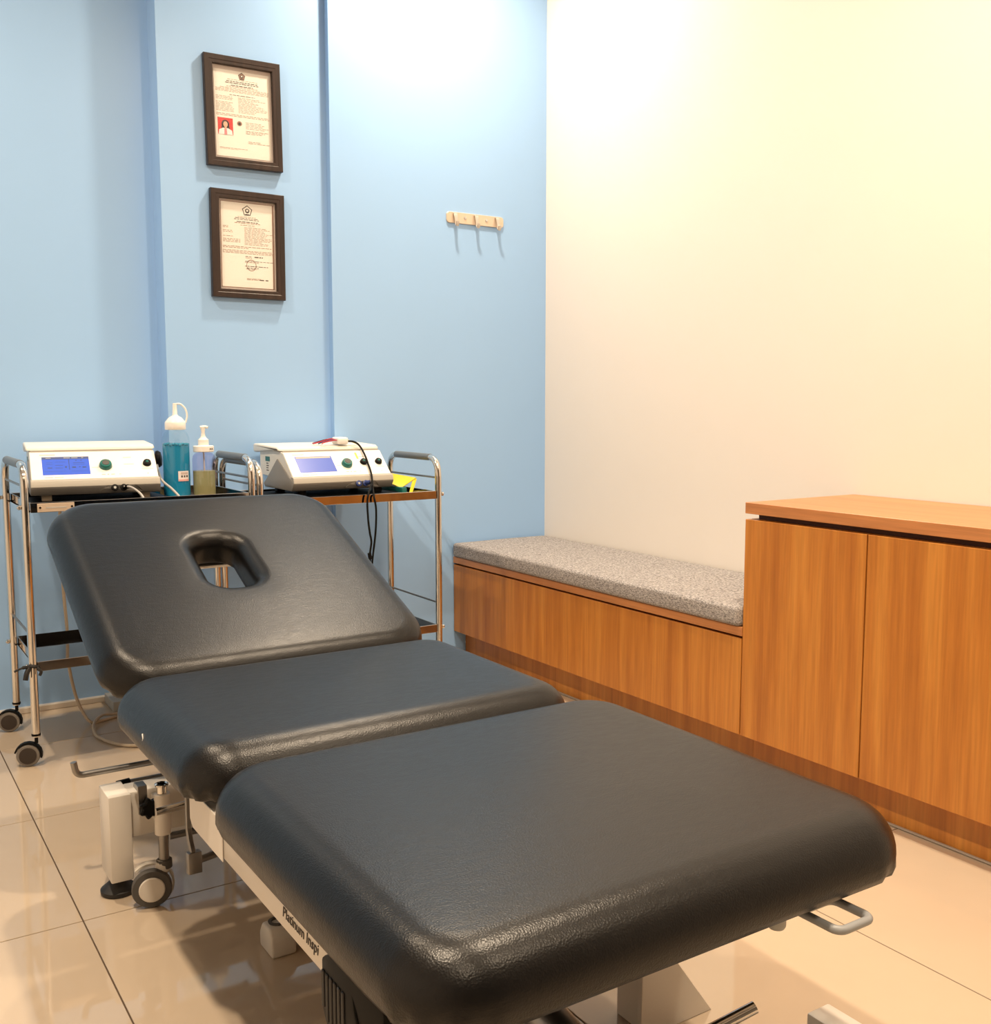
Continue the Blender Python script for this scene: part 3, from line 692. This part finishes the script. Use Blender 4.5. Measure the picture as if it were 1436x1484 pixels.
MB().tube([at1(.705*W_D,-.024,.038)-c[0], at1(.705*W_D+.01,-.036,.040)-c[0]], .0065, 12).build('plug', M['black'], o)

# leads on the right device
L2 = d2.location
def at2(x, y, z): return L2 + Vector((x,y,z))
def cable(name, pts, r, m, label, cat='cable', group=None):
    o = MB().tube(spline(pts), r, 8).build(name, m); tag(setorigin(o, pts[0]), label, cat, group); return o
lead = thing('lead_set', 'white plug with short red and navy wires lying on the right device lid', 'wires', at2(.235,.14,.172), world=True)
MB().box(tuple(at2(.215,.105,.164)),tuple(at2(.255,.165,.189))).build('plug_body', M['cap_white'], lead, bevel=.007, seg=3)
for k, (m, dy, dz) in enumerate(((M['red_wire'],0,.012),(M['blue_wire'],.012,.008),(M['red_wire'],.02,.004),(M['blue_wire'],-.01,.005),(M['black'],.03,.006),(M['red_wire'],-.02,.002))):
    MB().tube(spline([at2(.218,.13+dy*.5,.179), at2(.195,.125+dy,.178+dz*.5), at2(.165,.13+dy,.172+dz*.3), at2(.135+.004*k,.135+dy*1.4,.168)]), .0021, 6).build('wire', m, lead)
cable('electrode_cable', [at2(.252,.125,.174), at2(.272,.110,.174), at2(.285,.098,.166), at2(.290,.080,.152), at2(.289,.048,.128), at2(.287,.018,.098), at2(.280,-.020,.066), at2(.262,-.068,.020), at2(.250,-.100,-.005), at2(.254,-.106,-.047), at2(.252,-.104,-.122), at2(.241,-.100,-.217), at2(.236,-.100,-.28)], .0034, M['black'], 'longer black cable running over the right device panel and down past the shelf')
cable('pale_lead', [at2(.254,.135,.176), at2(.268,.130,.1755), at2(.282,.120,.170), at2(.290,.112,.1655)], .0026, M['yellow'], 'short yellow wire beside the white plug on the right device')
o = cable('electrode_cable', [at2(.705*W_D,-.028,.040), at2(.268,-.044,.037), at2(.252,-.070,.028), at2(.230,-.100,.008), at2(.222,-.106,-.02), at2(.2245,-.106,-.080), at2(.231,-.104,-.125), at2(.236,-.104,-.155), at2(.230,-.104,-.20), at2(.233,-.104,-.26)], .0034, M['black'], 'shorter black cable hanging from the blue plug of the right device')
q = Vector(at2(.705*W_D,-.028,.040))
MB().tube([at2(.705*W_D,-.022,.038)-q, at2(.705*W_D+.010,-.034,.040)-q], .0075, 12).build('plug', M['blue_plug'], o)
MB().tube([at2(.228,-.104,-.192)-q, at2(.231,-.104,-.212)-q], .0065, 10).build('connector', M['black'], o)
# beige mains cords
cable('power_cord', [(.608,3.46,SH1-.02),(.606,3.535,.70),(.608,3.54,.60),(.606,3.54,.44),(.612,3.54,.30),(.608,3.52,.20),(.617,3.50,.11),(.630,3.47,.05),(.652,3.435,.008),(.69,3.44,.0055),(.74,3.46,.0055),(.80,3.46,.0055)], .0052, M['beige_cable'], 'beige mains cord hanging straight down behind the left trolley to the floor')
cable('power_cord', [(.80,3.50,.0052),(.745,3.485,.006),(.695,3.46,.0165),(.655,3.395,.012),(.640,3.30,.0055),(.652,3.23,.0055),(.675,3.17,.0055),(.715,3.125,.0055),(.80,3.09,.0055),(.95,3.06,.0055)], .0052, M['beige_cable'], 'beige mains cord looping on the floor toward the treatment table')
cable('power_cord', [(1.50,3.52,.70),(1.46,3.54,.60),(1.40,3.54,.50),(1.30,3.54,.38),(1.22,3.54,.25),(1.15,3.535,.10),(1.12,3.53,.006),(1.0,3.53,.0055)], .0052, M['beige_cable'], 'beige mains cord hanging behind the right trolley, seen through the face hole')
o = MB().box((.745,3.53,0),(.93,3.665,.034)).build('floor_box', M['pale_grey'], bevel=.003, seg=2)
tag(setorigin(o, (.83,3.6,0)), 'low pale grey box on the floor against the skirting, mostly hidden behind the table', 'box')

# ------------------------------------------------------------------ bottles
bt = thing('squeeze_bottle', 'tall clear squeeze bottle of blue gel with white nozzle cap', 'bottle', (.921,3.31,SH1))
cx, cy = .921, 3.31
MB().lathe([(.036,0),(.0415,.004),(.0425,.012),(.0425,.175),(.041,.190),(.034,.206),(.028,.210),(.028,.226)], (cx,cy,SH1), n=36).build('bottle_body', M['clear'], bt)
lq = MB().lathe([(.034,.002),(.0400,.006),(.0408,.013),(.0408,.170),(.030,.1712),(.0,.1705)], (cx,cy,SH1), n=36).build('blue_gel', M['blue_gel'], bt)
sm = MB()
for k in range(9):
    a = -2.75+.24*k; zz = .166+.006*math.sin(k*2.3)
    P_ = [(cx+.0392*math.cos(a+t*.10*(1 if k % 2 else -1)), cy+.0392*math.sin(a+t*.10*(1 if k % 2 else -1)), SH1+zz*.3+.1185+t*.0022) for t in (-1.2,0,1.3+.6*math.sin(k*1.7))]
    sm.tube(spline(P_,4), [.0015,.0025,.004,.005,.0055,.005,.004,.003,.0015], 8)
sm.build('gel_smear', M['blue_gel_smear'], bt)
cp = MB().lathe([(.031,.214),(.0322,.216),(.0322,.236),(.030,.240),(.020,.252),(.010,.258),(.0075,.262),(.0062,.290),(.0062,.297),(.003,.298)], (cx,cy,SH1), n=32).build('nozzle_cap', M['cap_white'], bt)
MB().tube(spline([(cx+.004,cy,SH1+.2955),(cx+.018,cy-.002,SH1+.2945),(cx+.032,cy-.004,SH1+.280),(cx+.037,cy-.004,SH1+.258),(cx+.032,cy-.003,SH1+.236)],8), .0028, 8).build('cap_tether', M['cap_white'], cp)
# price sticker, curved on the bottle
def curved_label(c, r, a0, a1, z0, z1, m, name, par, off=.0008):
    b = MB(); n = 8; vs = []; fs = []
    for k in range(n+1):
        a = a0+(a1-a0)*k/n
        for rr in (r+off, r+off+.0003):
            for z in (z0, z1): vs.append((c[0]+rr*math.cos(a), c[1]+rr*math.sin(a), z))
    for k in range(n):
        i = k*4; j = i+4
        fs += [(i+2,j+2,j+3,i+3),(i,i+1,j+1,j),(i+1,i+3,j+3,j+1),(i,j,j+2,i+2)]
    fs += [(0,2,3,1),(n*4,n*4+1,n*4+3,n*4+2)]
    b.add(vs, fs); return b.build(name, m, par)
AC = math.atan2(-cy, -cx)
st = curved_label((cx,cy), .0425, AC+.10, AC+.95, SH1+.052, SH1+.084, M['sticker'], 'price_sticker', bt); st['label'] = 'small white price sticker'
curved_label((cx,cy), .0429, AC+.11, AC+.94, SH1+.0525, SH1+.058, M['sticker_pink'], 'pink_band', st)
for k, (a0, w) in enumerate(((.30,.12),(.50,.12),(.70,.14))): curved_label((cx,cy), .0429, AC+a0, AC+a0+w, SH1+.064, SH1+.0705, M['ink'], 'printed_mark', st)
for k in range(2): curved_label((cx,cy), .0429, AC+.28, AC+.85, SH1+.074+.004*k, SH1+.0755+.004*k, M['ink_soft'], 'printed_mark', st)
pb = thing('pump_bottle', 'lavender clear pump bottle half full of yellow-green liquid with white pump', 'bottle', (1.003,3.29,SH1))
cx, cy = 1.003, 3.29
MB().lathe([(.032,0),(.0355,.003),(.0362,.010),(.0362,.118),(.034,.130),(.026,.138),(.018,.140),(.018,.148)], (cx,cy,SH1), n=36).build('bottle_body', M['lavender'], pb)
MB().lathe([(.030,.002),(.0340,.005),(.0346,.012),(.0346,.082),(.028,.0825),(.0,.0825)], (cx,cy,SH1), n=36).build('liquid', M['yellow_gel'], pb)
cl = MB().lathe([(.030,.142),(.0325,.144),(.0325,.160),(.030,.162),(.0175,.1625),(.0165,.164),(.0165,.181),(.010,.187),(.0070,.192),(.0055,.205),(.0075,.218),(.0078,.222),(.004,.224)], (cx,cy,SH1), n=32).build('pump', M['cap_white'], pb)
MB().tube(spline([(cx-.009,cy,SH1+.221),(cx+.006,cy-.003,SH1+.2225),(cx+.013,cy-.008,SH1+.2195)],5), [.0045]*8+[.0045]*3, 8).build('pump_spout', M['cap_white'], cl)
MB().tube([(cx,cy,SH1+.145),(cx+.002,cy,SH1+.02)], .0028, 8).build('dip_tube', M['cap_white'], pb)
for k in range(2): curved_label((cx,cy), .0325, math.atan2(-cy,-cx)+.62+.22*k, math.atan2(-cy,-cx)+.74+.25*k, SH1+.150, SH1+.1545, M['ink'], 'printed_mark', cl)

# yellow folded pad and teal pouch at the right end
yl = MB()
q = [(1.640,3.215,.742),(1.700,3.19,.752),(1.745,3.27,.762),(1.655,3.31,.772)]
yf = thing('yellow_pouch', 'yellow vinyl pouch folded open beside the right therapy device', 'pouch', (1.70,3.26,SH2))
def plate(pts, th, name, m, par):
    P = [Vector(p) for p in pts]; n = (P[1]-P[0]).cross(P[2]-P[0]).normalized()*th
    b = MB(); k = len(P); b.add(P+[p+n for p in P], [tuple(range(k))[::-1],tuple(range(k,2*k))]+[(i,(i+1)%k,k+(i+1)%k,k+i) for i in range(k)])
    return b.build(name, m, par, bevel=.0015, seg=2)
plate([(1.640,3.25,.755),(1.668,3.20,.737),(1.752,3.245,.766),(1.700,3.33,.778),(1.640,3.31,.782)], .004, 'upper_flap', M['yellow'], yf)
plate([(1.690,3.190,SH2+.001),(1.704,3.192,SH2+.001),(1.756,3.250,.762),(1.738,3.246,.764)], .005, 'side_flap', M['yellow'], yf)
plate([(1.684,3.20,SH2+.002),(1.700,3.195,SH2+.002),(1.742,3.30,SH2+.004),(1.684,3.32,SH2+.004)], .004, 'lower_flap', M['yellow'], yf)
o = MB().box((1.656,3.172,SH2),(1.677,3.36,SH2+.034)).build('teal_box', M['teal'], bevel=.004, seg=2)
tag(setorigin(o, (1.67,3.26,SH2)), 'dark teal slab between the right therapy device and the yellow pouch', 'box')

# ------------------------------------------------------------------ certificates
def certificate(label, x0, x1, z0, z1, tilt, kind):
    cxx, czz = (x0+x1)/2, (z0+z1)/2; w, h = x1-x0, z1-z0
    t = thing('framed_certificate', label, 'picture frame', (cxx,YM,czz), group='framed certificates', world=False)
    t.rotation_euler = (0, tilt, 0)
    fw, T = .030, .022
    A = [(-w/2,-h/2),(w/2,-h/2),(w/2,h/2),(-w/2,h/2)]; B = [(-w/2+fw,-h/2+fw),(w/2-fw,-h/2+fw),(w/2-fw,h/2-fw),(-w/2+fw,h/2-fw)]
    for i in range(4):
        j = (i+1) % 4; b = MB()
        ou, ov, iu, iv = A[i], A[j], B[i], B[j]
        m = lambda p, q, s: (p[0]+(q[0]-p[0])*s, p[1]+(q[1]-p[1])*s)
        prof = [(0,-.001),(0,-T+.002),(.06,-T),(.55,-T),(.60,-T+.0012),(.92,-T+.0012),(1,-T+.004),(1,-.001)]
        r1 = [(m(ou,iu,s)[0], y, m(ou,iu,s)[1]) for s, y in prof]; r2 = [(m(ov,iv,s)[0], y, m(ov,iv,s)[1]) for s, y in prof]
        b.rings([r1, r2]); b.build('frame_bar', M['frame'], t, smooth=False)
    iw, ih = w/2-fw, h/2-fw
    MB().box((-iw-.004,-.0065,-ih-.004),(iw+.004,-.002,ih+.004)).build('border', M['mat_board'], t, smooth=False)
    MB().box((-iw-.002,-.0122,-ih-.002),(iw+.002,-.0112,ih+.002)).build('pane', M['pane'], t, smooth=False)
    m_ = .007
    pw, ph = iw-m_*.9, ih-m_
    pp = MB().box((-pw,-.0075,-ph),(pw,-.0066,ph-(.006 if kind == 1 else .002))).build('paper', M['paper'], t, smooth=False)
    def quad(b, u0, v0, u1, v1, y=-.0078):    # u,v in 0..1 of the paper, v down
        xa, xb = -pw+2*pw*u0, -pw+2*pw*u1; za, zb_ = ph-2*ph*v0, ph-2*ph*v1
        b.add([(xa,y,zb_),(xb,y,zb_),(xb,y,za),(xa,y,za)],[(0,1,2,3)])
    def line(b, u0, u1, v, hgt, gap=.014):
        u = u0
        while u < u1-.01:
            L = random.uniform(.03,.09); e = min(u+L, u1); quad(b, u, v, e, v+hgt); u = e+gap
    def polyg(pts, m, name, par, y=-.0079):
        b = MB(); b.add([(-pw+2*pw*u, y, ph-2*ph*v) for u, v in pts], [tuple(range(len(pts)))]); return b.build(name, m, par, smooth=False)
    def emblem(u, v, r):
        asp = pw/ph; R1 = [(u+r*math.sin(2*PI*k/5), v-r*math.cos(2*PI*k/5)*asp) for k in range(5)]
        polyg(R1, M['ink'], 'emblem', pp, -.0078)
        polyg([(u+(p-u)*.82, v+(q-v)*.82) for p, q in R1], M['ink_soft'] if kind == 1 else M['paper'], 'emblem_field', pp, -.0080)
        polyg([(u+r*.42*math.cos(k*PI/6), v+.0+r*.42*asp*math.sin(k*PI/6)) for k in range(12)], M['ink'], 'emblem_disc', pp, -.0082)
        polyg([(u+r*.20*math.cos(k*PI/6), v-.004+r*.20*asp*math.sin(k*PI/6)) for k in range(12)], M['paper'], 'emblem_core', pp, -.0084)
        polyg([(u-r*.4,v+r*.55*asp),(u+r*.4,v+r*.55*asp),(u+r*.3,v+r*.70*asp),(u-r*.3,v+r*.70*asp)], M['ink'], 'emblem_foot', pp, -.0082)
    d, s = MB(), MB()
    if kind == 1:
        emblem(.50, .075, .068)
        line(s, .24, .78, .118, .004); line(d, .22, .78, .138, .008); line(d, .20, .80, .156, .008); line(d, .30, .70, .182, .008); line(s, .22, .78, .198, .005)
        for k in range(4): line(s, .02 if k else .10, .98, .216+.014*k, .004)
        line(d, .27, .73, .292, .006)
        for k in range(11):
            if k != 3: line(s, .02, .30+.05*random.random(), .318+.0165*k, .004)
            line(s, .42, .70+.25*random.random(), .318+.0165*k, .004)
        for k in range(2): line(s, .02, .98, .515+.016*k, .005)
        for k in range(5): line(s, .54, .80+.18*random.random(), .590+.017*k, .004)
        for k in range(3): line(s, .54, .95-.06*k, .685+.015*k, .005)
        for k in range(2): line(s, .58, .80+.18*k, .805+.017*k, .005)
        line(s, .06, .56, .900, .004); line(s, .06, .40, .912, .003)
        ph_ = polyg([(.04,.565),(.31,.565),(.31,.755),(.04,.755)], M['red'], 'portrait_photo', pp)
        ov = lambda cu, cv, ru, rv: [(cu+ru*math.cos(2*PI*k/16), cv+rv*math.sin(2*PI*k/16)) for k in range(16)]
        polyg(ov(.175,.635,.068,.046), M['hair'], 'portrait_hair', ph_, -.0081); polyg([(.11,.635),(.24,.635),(.25,.69),(.10,.69)], M['hair'], 'portrait_hair', ph_, -.0081)
        polyg([(.05,.755),(.06,.705),(.13,.682),(.22,.682),(.29,.705),(.30,.755)], M['coat'], 'portrait_coat', ph_, -.0083)
        polyg([(.155,.685),(.195,.685),(.20,.755),(.15,.755)], M['pink'], 'portrait_shirt', ph_, -.0085)
        polyg([(.158,.66),(.192,.66),(.192,.692),(.158,.692)], M['skin'], 'portrait_neck', ph_, -.0086)
        polyg(ov(.175,.641,.040,.034), M['skin'], 'portrait_face', ph_, -.0087)
        polyg(ov(.43,.612,.045,.028), M['ink_soft'], 'stamp_seal', pp); polyg(ov(.43,.614,.022,.016), M['hair'], 'stamp_core', pp, -.0081)
    else:
        emblem(.50, .095, .10)
        line(s, .32, .66, .165, .004); line(d, .27, .72, .180, .006); line(d, .25, .74, .196, .006); line(d, .30, .70, .222, .008); line(s, .26, .74, .238, .006); line(s, .37, .64, .262, .005)
        for v in (.285,.30,.335,.352,.40,.432,.448,.464): line(s, .04, .14 if v < .31 else (.22 if v < .41 else .36), v, .005)
        for k in range(13): line(s, .44, .78+.2*random.random(), .288+.0165*k, .0045)
        for k in range(2): line(s, .03, .97-.45*k, .515+.016*k, .006)
        for k in range(3): line(s, .03, .97, .562+.015*k, .005)
        line(d, .45, .58, .625, .006); line(d, .62, .78, .625, .012); line(s, .45, .57, .642, .005)
        line(d, .44, .98, .680, .005); line(s, .44, .70, .694, .005); line(d, .44, .88, .738, .007); line(d, .47, .70, .760, .006); line(s, .46, .66, .772, .005)
        b = MB(); 
        for k in range(20):
            a, c = 2*PI*k/20, 2*PI*(k+1)/20
            P_ = lambda t, r: (-pw+2*pw*(.56+r*math.cos(t)), -.0078, ph-2*ph*(.730+r*.72*math.sin(t)))
            b.add([P_(a,.085),P_(c,.085),P_(c,.095),P_(a,.095)],[(0,1,2,3)])
        b.build('round_stamp', M['ink_soft'], pp, smooth=False)
        line(s, .47, .74, .885, .006); line(s, .47, .74, .897, .005); line(d, .72, .88, .892, .012, .03)
        e = MB()
        for (a,b1,c,d1_) in ((0,0,1,.006),(0,.994,1,1),(0,0,.012,1),(.972,0,1,1)): quad(e, a, b1, c, d1_, -.0077)
        e.build('paper_edge', M['ink_soft'], pp, smooth=False)
    d.build('bold_print', M['ink'], pp, smooth=False); s.build('fine_print', M['ink_soft'], pp, smooth=False)
    return t
certificate('upper dark brown framed certificate with a red portrait photo', 1.131, 1.401, 1.848, 2.216, math.radians(-.8), 1)
certificate('lower dark brown framed certificate without a portrait', 1.139, 1.404, 1.402, 1.770, math.radians(.2), 2)

# ------------------------------------------------------------------ hook rail
hx0, hx1, hz = 2.064, 2.328, 1.757
hk = thing('hook_rail', 'champagne metal wall rail with three hooks on the blue wall', 'hook rail', ((hx0+hx1)/2,YR,hz))
R = []
pts = outline(hx0, hx1, hz-.021, hz+.021, .012, 6, 4)
MB().rings([[(x, YR-.0005, z) for x, z, _ in pts],[(x, YR-.005, z) for x, z, _ in pts],[((x-(hx0+hx1)/2)*.99+(hx0+hx1)/2, YR-.0065, (z-hz)*.95+hz) for x, z, _ in pts]]).build('back_plate', M['hook_plate'], hk)
for f in (.135, .50, .875):
    x = hx0+(hx1-hx0)*f
    R = []
    path = [(-.0065,.015,.0085),(-.011,.015,.0085),(-.0145,.008,.008),(-.0165,-.006,.0072),(-.0175,-.020,.006),(-.0205,-.031,.0055),(-.0255,-.034,.006),(-.0295,-.028,.0065),(-.031,-.016,.006)]
    for i, (y, z, w) in enumerate(path):
        a = path[max(i-1,0)]; c = path[min(i+1,len(path)-1)]; ty, tz = c[0]-a[0], c[1]-a[1]; l = math.hypot(ty,tz); ny, nz = -tz/l*.0022, ty/l*.0022
        R.append([(x-w,YR+y+ny,hz+z+nz),(x+w,YR+y+ny,hz+z+nz),(x+w,YR+y-ny,hz+z-nz),(x-w,YR+y-ny,hz+z-nz)])
    MB().rings(R).build('hook', M['hook_steel'], hk, bevel=.0008, seg=1)
for f in (.315, .69):
    MB().lathe([(.006,0),(.006,.001),(.0045,.003),(.0,.0036)], (hx0+(hx1-hx0)*f,YR-.0062,hz+.002), axis=(0,-1,0), n=16).build('screw', M['chrome'], hk)

# tidy helper properties
for o in list(bpy.data.objects):
    for k in ('_world','_off'):
        if k in o: del o[k]
